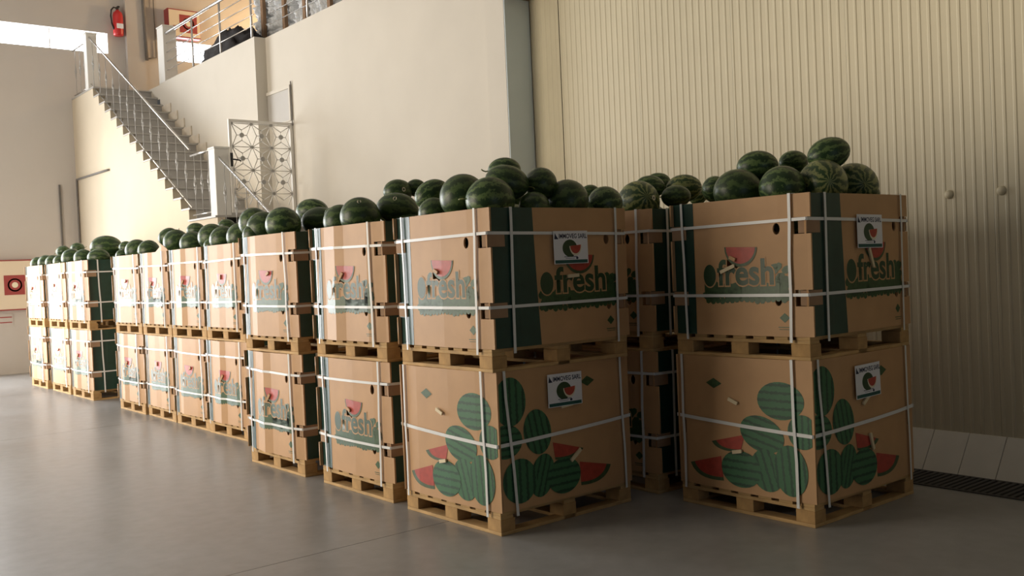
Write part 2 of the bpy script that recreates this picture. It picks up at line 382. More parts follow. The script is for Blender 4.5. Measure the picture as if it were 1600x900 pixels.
railing('stair_railing', 'wrought iron railing with ornaments along the upper flight of stairs', (xr, YL, 2.74), (xr, 14.94, 5.50), .95, 13)
railing('landing_railing', 'level railing between the upper flight and the lower newel post', (xr, 9.26, 2.62), (xr, YL - .03, 2.62), .97, 3)
railing('stair_railing', 'sloping railing descending from the lower newel post behind the bins', (xr, 9.0, 2.50), (xr, 5.0, 0.2), .95, 11)
railing('landing_railing', 'short railing on the top landing against the end wall', (xr, 15.15, 5.46), (xr, 16.06, 5.46), .95, 3)
def post(label, lo, hi):
    t = thing('newel_post', label, 'post', ((lo[0]+hi[0])/2, (lo[1]+hi[1])/2, lo[2]))
    x, y = (hi[0]-lo[0])/2, (hi[1]-lo[1])/2
    boxobj('shaft', (-x, -y, 0), (x, y, hi[2]-lo[2]-.03), 'white_cool', t, bev=.006)
    boxobj('cap', (-x-.01, -y-.01, hi[2]-lo[2]-.03), (x+.01, y+.01, hi[2]-lo[2]), 'white_cool', t, bev=.006)
post('square white post at the top of the stairs by the window', (XS, 14.95, 5.42), (XS + .20, 15.13, 6.55))
post('square white post at the stair landing beside the lattice gate', (XS, 9.02, ZL), (XS + .22, 9.25, 3.61))
post('square white post at the end of the mezzanine edge', (XW, 13.81, ZS - .01), (XW + .26, 14.13, 6.58))

# lattice gate across the landing
g = thing('lattice_gate', 'white metal gate with star lattice standing at the stair landing', 'gate', (2.25, 9.02, 2.64))
GW, GH = 1.03, 1.38
for nm, lo, hi in (('frame_stile', (0, -.02, 0), (.04, .02, GH)), ('frame_stile', (GW-.045, -.025, 0), (GW, .025, GH)), ('frame_rail', (.04, -.018, GH-.04), (GW-.045, .018, GH)), ('frame_rail', (.04, -.018, 0), (GW-.045, .018, .04))):
    boxobj(nm, lo, hi, 'gate', g)
bm = bmesh.new(); bm2 = bmesh.new()
px, pz = .315, .345
def inside(x, z): return .03 < x < GW - .03 and .03 < z < GH - .03
hubs = [(.36 + i*px, GH - .40 - j*pz) for i in range(-1, 3) for j in range(-1, 3)]
def bar(x0, z0, x1, z1):
    pts = []
    for k in range(13):
        t = k / 12; x = x0 + (x1-x0)*t; z = z0 + (z1-z0)*t
        if inside(x, z): pts.append((x, 0, z))
    if len(pts) > 1: tube(bm, [pts[0], pts[-1]], .0075, 5)
for hx, hz in hubs:
    bar(hx, hz, hx + px, hz)
    for sx, sz in ((-1, 1), (1, 1), (-1, -1), (1, -1)): bar(hx, hz, hx + sx*px*.5, hz + sz*pz*.28)
    bar(hx, hz, hx - px*.25, hz + pz*.5); bar(hx, hz, hx + px*.25, hz - pz*.5); bar(hx, hz, hx + px*.25, hz + pz*.5); bar(hx, hz, hx - px*.25, hz - pz*.5)
    dx, dz = hx - px*.5, hz + pz*.5
    bar(dx, dz, dx, dz - pz*.25); bar(dx, dz, dx, dz + pz*.25); bar(dx - px*.25, dz, dx + px*.25, dz)
    for cx, cz, r in ((hx, hz, .022), (dx, dz, .036)):
        if inside(cx, cz):
            n = 12; f0 = [bm2.verts.new((cx + r*math.cos(2*math.pi*k/n), -.012, cz + r*math.sin(2*math.pi*k/n))) for k in range(n)]
            f1 = [bm2.verts.new((cx + r*math.cos(2*math.pi*k/n), .012, cz + r*math.sin(2*math.pi*k/n))) for k in range(n)]
            bm2.faces.new(f0); bm2.faces.new(f1[::-1])
            for k in range(n): bm2.faces.new((f0[(k+1) % n], f0[k], f1[k], f1[(k+1) % n]))
link('lattice', mesh_from(bm, 'lattice', 'gate'), g, kind='stuff'); link('rosettes', mesh_from(bm2, 'rosettes', 'gate_dark'), g, kind='stuff')
tubeobj('handle', [(.02, -.03, .78), (.02, -.08, .78), (.12, -.08, .77), (.14, -.08, .75)], .011, 'rubber', g)
boxobj('lock_plate', (.0, -.032, .68), (.04, -.02, .88), 'rubber', g)

# framed hatch on the infill wall
h = thing('wall_hatch', 'shallow framed grey hatch high on the white wall above the gate', 'hatch', (XI, 9.0, 4.08))
boxobj('panel', (-.015, .04, .0), (-.002, .81, .48), 'tile_edge', h)
for lo, hi in (((-.035, 0, .48), (-.002, .81, .53)), ((-.035, 0, -.02), (-.002, .04, .48)), ((-.02, .04, -.02), (-.002, .81, 0))): boxobj('frame', lo, hi, 'white_wall', h)
tubeobj('cable', [(-.02, -.02, .58), (-.02, -.02, -.1)], .008, 'pipe', h)

# ---------------------------------------------------------------- end wall fittings
def conduit(label, pts, r): o = tubeobj('conduit', pts, r, 'pipe'); o['label'] = label; o['category'] = 'conduit'
conduit('dark vertical conduit low on the end wall', [(1.69, YE - .03, 3.7), (1.69, YE - .03, 1.2)], .018)
conduit('thin pipe running along the cream stair wall then down', [(XS - .03, 13.9, 3.78), (XS - .03, 15.95, 3.80), (XS - .03, 15.97, 3.0), (XS - .03, 15.97, 1.0)], .02)
conduit('thick dark conduit on the pilaster above the landing', [(3.47, YE - .15, 9.0), (3.52, YE - .15, 6.35)], .035)
conduit('thin dark conduit bending beside the mezzanine post', [(3.74, YE - .04, 9.0), (3.76, YE - .04, 6.45), (3.52, YE - .06, 6.40)], .018)
e = thing('fire_extinguisher', 'red fire extinguisher hanging on the end wall above the stairs', 'extinguisher', (2.97, YE - .12, 6.80))
bm = bmesh.new(); lathe(bm, [(.085, 0), (.098, .02), (.10, .05), (.10, .42), (.085, .48), (.04, .52), (.03, .54)], 20)
link('cylinder', mesh_from(bm, 'cylinder', 'red_paint'), e)
boxobj('label_plate', (-.055, -.104, .14), (.075, -.096, .24), 'paper', e)
bm = bmesh.new(); lathe(bm, [(.03, .53), (.03, .58)], 12); box(bm, (-.02, -.10, .575), (.02, .05, .60))
link('valve', mesh_from(bm, 'valve', 'rubber'), e)
tubeobj('hose', [(0, -.02, .57), (-.08, -.02, .58), (-.13, -.02, .52), (-.145, -.02, .4), (-.13, -.02, .25), (-.10, -.04, .12)], .016, 'rubber', e)
boxobj('bracket', (-.03, .09, .3), (.03, .12, .36), 'pipe', e)
def hose_cabinet(label, x0, x1, z0, z1, dep, full):
    c = thing('hose_cabinet', label, 'cabinet', (x0, YE, z0), group=None)
    W, Hh = x1 - x0, z1 - z0
    boxobj('case', (0, -dep, 0), (W, 0, Hh), 'dark_red', c)
    d = boxobj('door', (.02, -dep - .015, .025), (W - .01, -dep, Hh - .025), 'cabinet', c)
    cx, cz, s = W*full, Hh*.5, .19
    boxobj('emblem_plate', (cx - s, -dep - .021, cz - s), (cx + s, -dep - .015, cz + s), 'dark_red', d)
    for r, yy, mk in ((.13, .025, 'pulp'), (.10, .029, 'dark_red'), (.055, .033, 'pulp')):
        bm = bmesh.new(); lathe(bm, [(r, 0), (r, .004)], 24); o = link('emblem_ring', mesh_from(bm, 'ring', mk), d); o.location = (cx, -dep - yy + .008, cz); o.rotation_euler = (HP, 0, 0)
    return c
c = hose_cabinet('cream and red hose cabinet on the mezzanine end wall', 3.98, 4.68, 6.90, 7.50, .22, .62)
boxobj('latch', (.10, -.25, .15), (.18, -.235, .24), 'dark_red', c)
hose_cabinet('cream and red hose cabinet low on the end wall beside the farthest stack', 0.10, 1.16, 1.24, 2.22, .12, .62)
sg = thing('wall_notice', 'low notice with thin red lines on the end wall', 'notice', (0.2, YE, 0.95))
boxobj('board', (0, -.015, 0), (.52, 0, .22), 'end_wall', sg)
for z in (.05, .15): boxobj('red_line', (.02, -.018, z), (.50, -.015, z + .02), 'dark_red', sg)

# ---------------------------------------------------------------- mezzanine things
r = thing('mezzanine_railing', 'steel railing with thin bars along the mezzanine edge', 'railing', (XW + .05, 0, ZS - .01))
for x, ya, yb in ((0, 13.8, 9.9), (XI - XW, 9.75, 4.0)):
    tubeobj('handrail', [(x, ya, .92), (x, yb, .92)], .027, 'rail', r)
    for z in (.22, .39, .56, .73): tubeobj('bar', [(x, ya, z), (x, yb, z)], .009, 'rail', r)
    y = ya - 1.3
    while y > yb - .1: tubeobj('upright', [(x, y, 0), (x, y, .92)], .020, 'rail', r); y -= 1.25
rng = random.Random(5)
bm = bmesh.new(); bmesh.ops.create_icosphere(bm, subdivisions=4, radius=1)
for v in bm.verts:
    p = v.co.copy()
    n = 1 + .16*math.sin(7*p.x + 3*p.y) * math.cos(6*p.z + 2) + .10*math.sin(15*p.y + 4*p.z) + .06*math.sin(23*p.x)
    hgt = .50 if p.y < -.1 else .50 - .24*min(1, (p.y + .1))
    v.co = Vector((p.x*.27*n, p.y*1.2*n, max(0, p.z)*hgt*1.05*n))
o = link('netting_heap', mesh_from(bm, 'netting_heap', 'netting', True), label='heap of black netting lying at the mezzanine edge', category='netting'); o.location = (XW + .44, 11.8, ZS)
bm = bmesh.new(); bmesh.ops.create_cube(bm, size=1); bmesh.ops.subdivide_edges(bm, edges=bm.edges[:], cuts=3, use_grid_fill=True)
for v in bm.verts:
    p = v.co; k = 1 - .35*(abs(p.x*2)**4 + abs(p.y*2)**4 + abs(p.z*2)**4 - max(abs(p.x*2), abs(p.y*2), abs(p.z*2))**4) / 2
    v.co = p * (k + rng.uniform(-.07, .07))
bund = mesh_from(bm, 'bundle', 'bundle', True)
for s, (y0, wd, lab) in enumerate(((10.3, 1.35, 'left'), (8.75, 1.35, 'middle'), (7.2, 1.35, 'right'))):
    t = thing('bundle_stack', 'tall stack of white wrapped bundles behind the mezzanine railing, %s of three' % lab, 'bundles', (XW + .88, y0, ZS), group='stacks of wrapped bundles')
    ny, nz = 8, 12
    for i in range(ny):
        for j in range(nz):
            b = link('bundle', bund, t); b.location = (.3 + rng.uniform(-.04, .04), (i + .5)*wd/ny, .12 + j*.14)
            b.scale = (.62, wd/ny*1.15, .165); b.rotation_euler = (rng.uniform(-.12, .12), rng.uniform(-.1, .1), rng.uniform(-.12, .12))
    boxobj('pallet_base', (0, 0, 0), (.9, wd, .04), 'post_wood', t)
    for yy in (.02, wd*.62): boxobj('wooden_post', (-.08, yy, 0), (-.02, yy + .09, 2.3), 'post_wood', t)

# a warm hanging lamp over the mezzanine
lp = thing('pendant_lamp', 'warm pendant lamp hanging over the mezzanine floor', 'lamp', (6.7, 14.4, 7.5))
bm = bmesh.new(); lathe(bm, [(.22, 0), (.20, .06), (.10, .16), (.03, .20)], 20); link('lamp_shade', mesh_from(bm, 'lamp_shade', 'pipe'), lp)
tubeobj('cord', [(0, 0, .2), (0, 0, 1.5)], .008, 'rubber', lp)
pl = bpy.data.lights.new('bulb_light', 'POINT'); pl.energy = 190; pl.color = (1.0, 0.66, 0.34); pl.shadow_soft_size = .12
plo = bpy.data.objects.new('bulb_light', pl); COL.objects.link(plo); plo.location = (6.7, 14.4, 7.4)

# ================================================================ pallets and bins
BA, BB, PH, BH = 1.035, 1.16, 0.144, 0.866      # bin size along Y, along X; pallet and bin heights
STACKS = {  # x, y, description
    'A': (0.00, 0.00, 'nearest front stack'), 'B': (0.01, 1.27, 'second stack of the long row'), 'C': (0.00, 2.60, 'third stack of the long row'),
    'D': (0.42, 4.60, 'fourth stack of the long row'), 'E': (0.42, 5.63, 'fifth stack of the long row'), 'F': (0.42, 6.66, 'sixth stack of the long row'),
    'G': (0.41, 7.69, 'seventh stack of the long row'), 'H': (0.41, 9.90, 'eighth stack, beyond the gap'), 'I': (0.41, 11.07, 'ninth stack, beyond the gap'),
    'J': (0.39, 12.33, 'farthest stack at the left'), 'S': (1.43, 0.02, 'shaded stack between the front two'), 'R': (1.39, -1.27, 'right-hand stack by the ribbed wall')}
# small shifts of the upper and lower loads of a stack: (dx, dy, turn in degrees)
SHIFT = {('A', 0): (0, 0.02, .6), ('A', 1): (-.02, 0.01, -.9), ('R', 1): (0, -.01, .3), ('B', 1): (.01, .01, .4), ('C', 1): (-.01, 0, -.6), ('D', 0): (0, .02, .8), ('E', 1): (.01, 0, .9), ('F', 0): (0, 0, -.9), ('G', 1): (.01, .01, .6)}

# ---- pallet: deck boards along X on three stringers, nine blocks, a perimeter base
P_DECK = boxmesh('deck_board', (0, 0, .122), (BB, .10, .144), 'wood', .002)
P_STR = boxmesh('stringer_board', (0, 0, .100), (.10, BA, .122), 'wood', .002)
P_BLK = boxmesh('block', (0, 0, .022), (.115, .135, .100), 'wood_dark', .003)
P_BOTY = boxmesh('bottom_board', (0, 0, 0), (.10, BA, .022), 'wood', .002)
P_BOTX = boxmesh('bottom_board_end', (.10, 0, 0), (BB - .10, .09, .022), 'wood', .002)
def pallet(loc, rz, label, group, sc_y=1.0):
    t = thing('pallet', label, 'pallet', loc, rz, group); t.scale.y = sc_y
    for i in range(7): link('deck_board', P_DECK, t).location = (0, i*(BA - .10)/6, 0)
    for x in (0, BB/2 - .05, BB - .10):
        link('stringer_board', P_STR, t).location = (x, 0, 0); link('bottom_board', P_BOTY, t).location = (x, 0, 0)
    for x in (0, BB/2 - .0575, BB - .115):
        for y in (0, BA/2 - .0675, BA - .135): link('block', P_BLK, t).location = (x, y, 0)
    for y in (0, BA - .09): link('bottom_board', P_BOTX, t).location = (0, y, 0)
    return t

# ---- cardboard faces are laid out flat in (u, v), creased at fold lines, then stood up
FW = {0: BA, 1: BB, 2: BA, 3: BB}
def stand(face, u, v, w):
    if face == 0: return Vector((-w, BA - u, v))
    if face == 1: return Vector((u, -w, v))
    if face == 2: return Vector((BB + w, u, v))
    return Vector((BB - u, BA + w, v))
def bulge(folds, u, v):
    b = 0.0
    for (u0, d0), (u1, d1) in zip(folds, folds[1:]):
        if u0 <= u <= u1: b = d0 + (d1 - d0) * (u - u0) / (u1 - u0); break
    return b * (1.15 - .35 * v / BH)
def crease(bm, face, folds, off=0.0):
    for u, _ in folds[1:-1]:
        bmesh.ops.bisect_plane(bm, geom=bm.verts[:] + bm.edges[:] + bm.faces[:], plane_co=(u, 0, 0), plane_no=(1, 0, 0), dist=1e-5)
    for vt in bm.verts:
        u, v, w_ = vt.co
        vt.co = stand(face, u, v, w_ + off + bulge(folds, u, v))
    return bm
TH, OV = .012, .03
NZ = (.245 * BH / .866, .665)      # notch centres (v); straps run near their upper edge
NZ = (.235, .672)
SV = (.262, .700)
def face_outline(W):
    r = W + OV; pts = [(0, 0), (r, 0)]
    for c in NZ: pts += [(r, c - .05), (W - .085, c - .05), (W - .085, c + .05), (r, c + .05)]
    pts += [(r, BH), (0, BH)]
    return pts
def type1_panel(face, folds, slot):
    W = FW[face]; long = face in (1, 3)
    loops = [face_outline(W)]
    hu = (.24, W - .17) if long else (.085, W - .20)
    for c in NZ:
        for u in hu: loops.append(ell(u, c - .012, .025, .036, 14))
    if slot:
        su, sv, sa = slot
        loops.append([(su + math.cos(sa)*x - math.sin(sa)*y, sv + math.sin(sa)*x + math.cos(sa)*y) for x, y in rect(-.027, -.06, .027, .06)])
    bm = fill2d(loops, TH)
    crease(bm, face, folds, -TH/2)
    return mesh_from(bm, 'side_panel', 'kraft')
def prints1(face, folds):
    W = FW[face]; long = face in (1, 3)
    out = []
    bw = .35 if long else .19
    band = [(0.0, 0), (bw + (.03 if long else 0), 0), (bw + (.015 if long else .002), BH*.4), (bw, BH), (0.0, BH)]
    out.append(('printed_band', mesh_from(crease(fill2d([band]), face, folds, .0015), 'printed_band', 'band')))
    u0, u1 = (.385, 1.075) if long else (.26, .915)
    rn = random.Random(31 + long); bm = bmesh.new(); S = u1 - u0
    for i in range(56):       # bed of leaves under the letters
        t = rn.random(); joinbm(bm, fill2d([ell(u0 + .02 + t*(S - .04), rn.uniform(.245, .325), .040, .026, 7, rn.uniform(-1, 1))]))
    for i in range(16): joinbm(bm, fill2d([ell(u0 + .02 + (i+.5)/16*(S - .04) , .228 + rn.uniform(-.008, .012), .022, .024, 7, rn.uniform(-1, 1))]))
    for i in range(14): joinbm(bm, fill2d([ell(u1 - .065 + rn.uniform(-.045, .055), rn.uniform(.31, .43), .034, .024, 7, rn.uniform(-1, 1))]))
    joinbm(bm, fill2d([rect(u0 + .01, .245, u1 - .01, .33)]))
    out.append(('printed_leaves', mesh_from(crease(bm, face, folds, .0018), 'printed_leaves', 'leaf')))
    bm = fill2d([ell(u0 + S*.085, .385, S*.078 + .009, .081, 22)])
    joinbm(bm, text2d('fresh', .225, u0 + S*.185, .325, .015, xscale=S / .66 * .97))
    out.append(('printed_outline', mesh_from(crease(bm, face, folds, .0022), 'printed_outline', 'kraft')))
    bm = fill2d([ell(u0 + S*.085, .385, S*.078, .072, 22)])
    joinbm(bm, text2d('fresh', .225, u0 + S*.185, .325, .006, xscale=S / .66 * .97))
    out.append(('printed_lettering', mesh_from(crease(bm, face, folds, .0026), 'printed_lettering', 'letter')))
    cu_, r = u0 + S*(.50 if long else .47), (.135 if long else .125)
    def half(rad, dv, dip): return [(cu_ - rad, .565 + dv)] + [(cu_ - rad*math.cos(math.pi*k/14), .56 - dip*math.sin(math.pi*k/14)) for k in range(15)] + [(cu_ + rad, .555 + dv)]
    bm = fill2d([half(r, .0, .125)]); joinbm(bm, fill2d([half(r*.9, .0, .105)]), 1)
    for f in bm.faces:
        for vt in f.verts: vt.co.z = .0006 if f.material_index else 0
    out.append(('printed_slice', mesh_from(crease(bm, face, folds, .0030), 'printed_slice', ['rind', 'red'])))
    lu = W - .16
    bm = fill2d([[(lu - .035, .115), (lu, .085), (lu + .035, .115), (lu, .145)]]); joinbm(bm, fill2d([rect(lu - .045, .055, lu + .045, .060)])); joinbm(bm, fill2d([rect(lu - .04, .042, lu + .04, .046)]))
    out.append(('printed_logo', mesh_from(crease(bm, face, folds, .0018), 'printed_logo', 'leaf')))
    return out
def strap_h(vs, F, dv=.0095):
    bm = bmesh.new()
    for face in range(4):
        W = FW[face]; v0, v1 = vs[face], vs[(face + 1) % 4]
        b = fill2d([[(-.014, v0 - dv), (W + .014, v1 - dv), (W + .014, v1 + dv), (-.014, v0 + dv)]], .004)
        joinbm(bm, crease(b, face, F[face], .0075))
    return mesh_from(bm, 'strap', 'strap')
def strap_v(face, folds, u, lean, rnd):
    pts = [(-.035, 0), (BH*.28, lean*.3 + rnd), (BH*.55, lean*.5 - rnd), (BH*.8, lean*.9), (BH + .004, lean)]
    lo = [(u + d - .0095, v) for v, d in pts]; hi = [(u + d + .0095, v) for v, d in reversed(pts)]
    bm = fill2d([lo + hi], .003); crease(bm, face, folds, .0135)
    v = stand(face, u + lean, BH + .003, 0); n = stand(face, u + lean, 0, -.10) - stand(face, u + lean, 0, .014); n.z = 0
    b2 = bmesh.new(); q = stand(face, u + lean - .0125, BH + .004, .014); s = stand(face, u + lean + .0125, BH + .004, .014)
    vs = [b2.verts.new(p) for p in (q, s, s + n*.35, q + n*.35)]; b2.faces.new(vs)
    vs2 = [b2.verts.new(p) for p in (q + n*.35, s + n*.35, s + n*.35 - Vector((0, 0, .12)), q + n*.35 - Vector((0, 0, .12)))]; b2.faces.new(vs2)
    joinbm(bm, b2)
    return mesh_from(bm, 'strap', 'strap')
def tab_mesh(face, c, F):
    """folded tab: sits back in the notch of this face and laps round the corner onto the next"""
    W = FW[face]; nf = (face + 1) % 4
    bm = fill2d([rect(W - .055, c - .046, W + .004, c + .046)], .004); crease(bm, face, F[face], -.008)
    b = fill2d([rect(-.004, c - .046, .125, c + .046)], .004); joinbm(bm, crease(b, nf, F[nf], .0045))
    return mesh_from(bm, 'corner_tab', 'kraft_in')
def stub_mesh(face, F, u, v, ang, ln, kraft=False):
    c, s = math.cos(ang), math.sin(ang); wd = .011
    b = fill2d([[(u + c*x - s*y, v + s*x + c*y) for x, y in rect(-ln/2, -wd, ln/2, wd)]], .012)
    return mesh_from(crease(b, face, F[face], .012), 'tie_end', 'kraft' if kraft else 'cream_bit')

def folds_of(kind, W, rn):
    if kind == 'flat': return [(-.1, -.004), (0, 0), (.19*W, .016), (.55*W, .024), (.82*W, .016), (W, 0), (W + .1, -.006)]
    us = [.17*W, .19*W + .04, rn.uniform(.36, .46)*W, rn.uniform(.5, .62)*W, rn.uniform(.72, .84)*W]
    ds = [.030, .028, rn.uniform(.030, .058), rn.uniform(.020, .050), rn.uniform(.022, .040)]
    return [(-.1, -.01), (0, 0)] + list(zip(us, ds)) + [(W, 0), (W + .1, -.008)]
VAR1 = []
for k in range(5):
    rn = random.Random(100 + k); kind = 'flat' if k == 0 else 'crumpled'
    F = {f: folds_of('flat' if (k == 0 or f in (1, 3)) else kind, FW[f], rn) for f in range(4)}
    V = {'F': F, 'panel': [], 'prints': {}, 'tabs': [], 'straps': []}
    for f in range(4):
        slot = None
        if f == 0: slot = (.56 + .06*rn.uniform(-1, 1), .47 + .04*rn.uniform(-1, 1), rn.choice((-.5, .1, .3, -1.0))) if k else (.50, .445, 1.3)
        V['panel'].append(type1_panel(f, F[f], slot))
        V['tabs'] += [tab_mesh(f, c, F) for c in NZ]
        W = FW[f]
        for j, u in enumerate((.115, W - .115) if f in (0, 2) else (.16, W - .10)):
            V['straps'].append(strap_v(f, F[f], u, rn.uniform(-.03, .03), rn.uniform(-.006, .006)))
        if f == 0: V['flap'] = stub_mesh(0, F, slot[0] + .012, slot[1] + .045, slot[2] + 1.45, .05, True)
    for f in (0, 1): V['prints'][f] = prints1(f, F[f])
    for c in SV: V['straps'].append(strap_h([c + rn.uniform(-.012, .012) for _ in range(4)], F))
    VAR1.append(V)

def base_tray(t):    # plain inner sheet that carries the fruit
    boxobj('bottom_sheet', (.01, .01, .0), (BB - .01, BA - .01, .01), 'kraft_in', t)
def paper_label(t, face, F, u0, v1, tilt=0.0, Wd=.297, Hd=.212):
    """white printed sheet taped to the board"""
    def place(bm, off):
        c, s = math.cos(tilt), math.sin(tilt)
        for vt in bm.verts:
            x, y = vt.co.x, vt.co.y; vt.co.x = u0 + c*x - s*y; vt.co.y = v1 + s*x + c*y - 0
        return crease(bm, face, F[face], off)
    p = link('paper_label', mesh_from(place(fill2d([rect(0, -Hd, Wd, 0)], .001), .0185), 'paper_label', 'paper'), t, label='white printed paper sheet')
    bm = text2d('IMMOVEG SARL', .041, .043, -.047, .0009, xscale=.86)
    joinbm(bm, fill2d([[(.008, -.052), (.014, -.012), (.024, -.03), (.042, -.052)]]))
    link('label_lettering', mesh_from(place(bm, .0195), 'label_lettering', 'navy'), p)
    bm = fill2d([ell(.137, -.112, .064, .056, 26)]); link('label_melon', mesh_from(place(bm, .0193), 'label_melon', 'letter'), p)
    bm = fill2d([rect(.085, -.168, .20, -.164)]); link('label_shadow_line', mesh_from(place(bm, .0192), 'label_line', 'navy'), p)  # thin navy line printed under the melon
    sl = lambda r, z: [(.185 - r, -.098), (.185 + r, -.090)] + [(.185 + r*math.cos(math.pi*k/12), -.095 - z*math.sin(math.pi*k/12)) for k in range(1, 12)]
    link('label_rind', mesh_from(place(fill2d([sl(.054, .066)]), .0198), 'label_rind', 'pulp'), p)
    link('label_flesh', mesh_from(place(fill2d([sl(.047, .052)]), .0203), 'label_flesh', 'red'), p)
    bm = fill2d([rect(.095, -.178, .175, -.1755)]); joinbm(bm, fill2d([ell(.197, -.176, .011, .008, 10)])); link('label_small_print', mesh_from(place(bm, .0195), 'label_small_print', 'navy'), p)
    link('label_bar', mesh_from(place(fill2d([rect(.008, -Hd + .004, Wd - .008, -Hd + .025)]), .0195), 'label_bar', 'teal'), p)

def bin1(loc, rz, k, label, near):
    V = VAR1[k]; t = thing('melon_bin', label, 'cardboard bin', loc, rz, 'cardboard melon bins')
    for f in range(4):
        p = link('side_panel', V['panel'][f], t)
        for nm, me in V['prints'].get(f, ()): link(nm, me, p)
    for me in V['tabs']: link('corner_tab', me, t)
    for me in V['straps']: link('strap', me, t)
    link('torn_flap', V['flap'], t)
    base_tray(t)
    return t, V['F']

# ---- second kind: a heap of printed melons wrapped round the corner, one belt of strap
F2 = {f: folds_of('flat', FW[f], None) for f in range(4)}
def type2():
    T = {'panel': [], 'prints': {}, 'straps': []}
    for f in range(4):
        W = FW[f]
        loops = [[(0, 0), (W + .015, 0), (W + .015, BH), (0, BH)], rect(.045, .335, .062, .425), rect(W - .062, .335, W - .045, .425)]
        T['panel'].append(mesh_from(crease(fill2d(loops, TH), f, F2[f], -TH/2), 'side_panel', 'kraft'))
        for j, u in enumerate((.05, W - .10) if f in (0, 2) else (.12, W - .06)): T['straps'].append(strap_v(f, F2[f], u, (.0, -.015)[j] if f % 2 == 0 else (-.06, -.02)[j], .004))
    T['straps'].append(strap_h([.455, .41, .455, .47], F2, .011))
    def melons(face, lst):
        res = []
        for i, (u, v, ru, rv, tl) in enumerate(lst):
            tl = math.radians(tl); n = 28; W = FW[face]
            o = ell(u, v, ru, rv, n, tl)
            o2 = [(min(max(a, .001), W - .001), b) for a, b in o]
            bm = fill2d([o2]); uvl = bm.loops.layers.uv.active or bm.loops.layers.uv.new('UVMap')
            vertical = rv > ru * .9
            for fc in bm.faces:
                for lo in fc.loops:
                    dx, dy = lo.vert.co.x - u, lo.vert.co.y - v; c, s = math.cos(-tl), math.sin(-tl)
                    a, b = (c*dx - s*dy)/ru, (s*dx + c*dy)/rv
                    lo[uvl].uv = ((a, b) if vertical else (b, a))
            res.append(('printed_melon', mesh_from(crease(bm, face, F2[face], .0016 + .0005*i), 'printed_melon', 'pmelon')))
        return res
    def slice_(face, a, b, c, d, k):
        # a-b is the straight cut, c-d the rind side
        A, B, Cc, D = (Vector((p[0], p[1])) for p in (a, b, c, d))
        arc = [(B*(1-t)**2 + 2*Cc*(1-t)*t + D*t*t) for t in (i/10 for i in range(11))]
        arc2 = [A*(.14) + p*.86 for p in arc]
        bm = fill2d([[tuple(A)] + [tuple(p) for p in arc]]); joinbm(bm, fill2d([[tuple(A)] + [tuple(p) for p in arc2]]), 1)
        for f in bm.faces:
            for vt in f.verts: vt.co.z = .0006 if f.material_index else 0
        return ('printed_slice', mesh_from(crease(bm, face, F2[face], .0014 + .0008*k), 'printed_slice', ['rind', 'red']))
    def dia(face, u, v): 
        bm = fill2d([[(u - .065, v), (u, v - .034), (u + .065, v), (u, v + .034)]]); return ('printed_logo', mesh_from(crease(bm, face, F2[face], .0016), 'printed_logo', 'pmelon_flat'))
    M['pmelon_flat'] = M['leaf']
    T['prints'][0] = melons(0, [(.825, .611, .165, .118, 0), (.973, .43, .10, .106, 0), (.685, .392, .165, .112, -14), (.718, .168, .120, .135, 18), (.885, .185, .115, .158, 5), (.519, .150, .156, .118, 0)]) + [
        slice_(0, (.555, .375), (.285, .305), (.33, .235), (.52, .262), 0), slice_(0, (.36, .215), (.09, .140), (.14, .03), (.375, .055), 0), dia(0, .317, .69)]
    T['prints'][1] = melons(1, [(.105, .673, .122, .153, 0), (.061, .43, .126, .106, 0), (.312, .461, .112, .145, 12), (.336, .181, .098, .138, -18), (.157, .174, .132, .14, 0), (.519, .150, .143, .116, 0)]) + [
        slice_(1, (.435, .375), (.70, .300), (.64, .235), (.45, .262), 0), slice_(1, (.66, .215), (.955, .150), (.90, .03), (.665, .060), 0), dia(1, .765, .735)]
    return T
T2 = type2()
def bin2(loc, rz, label):
    t = thing('melon_bin', label, 'cardboard bin', loc, rz, 'cardboard melon bins')
    for f in range(4):
        p = link('side_panel', T2['panel'][f], t)
        for nm, me in T2['prints'].get(f, ()): link(nm, me, p)
    for me in T2['straps']: link('strap', me, t)
    base_tray(t)
    return t, F2
TIE = {}
def tie(t, F, face, u, v, ang, ln=.075):
    k = (id(F), face, u, v)
    if k not in TIE: TIE[k] = stub_mesh(face, F, u, v, ang, ln)
    link('tie_end', TIE[k], t)

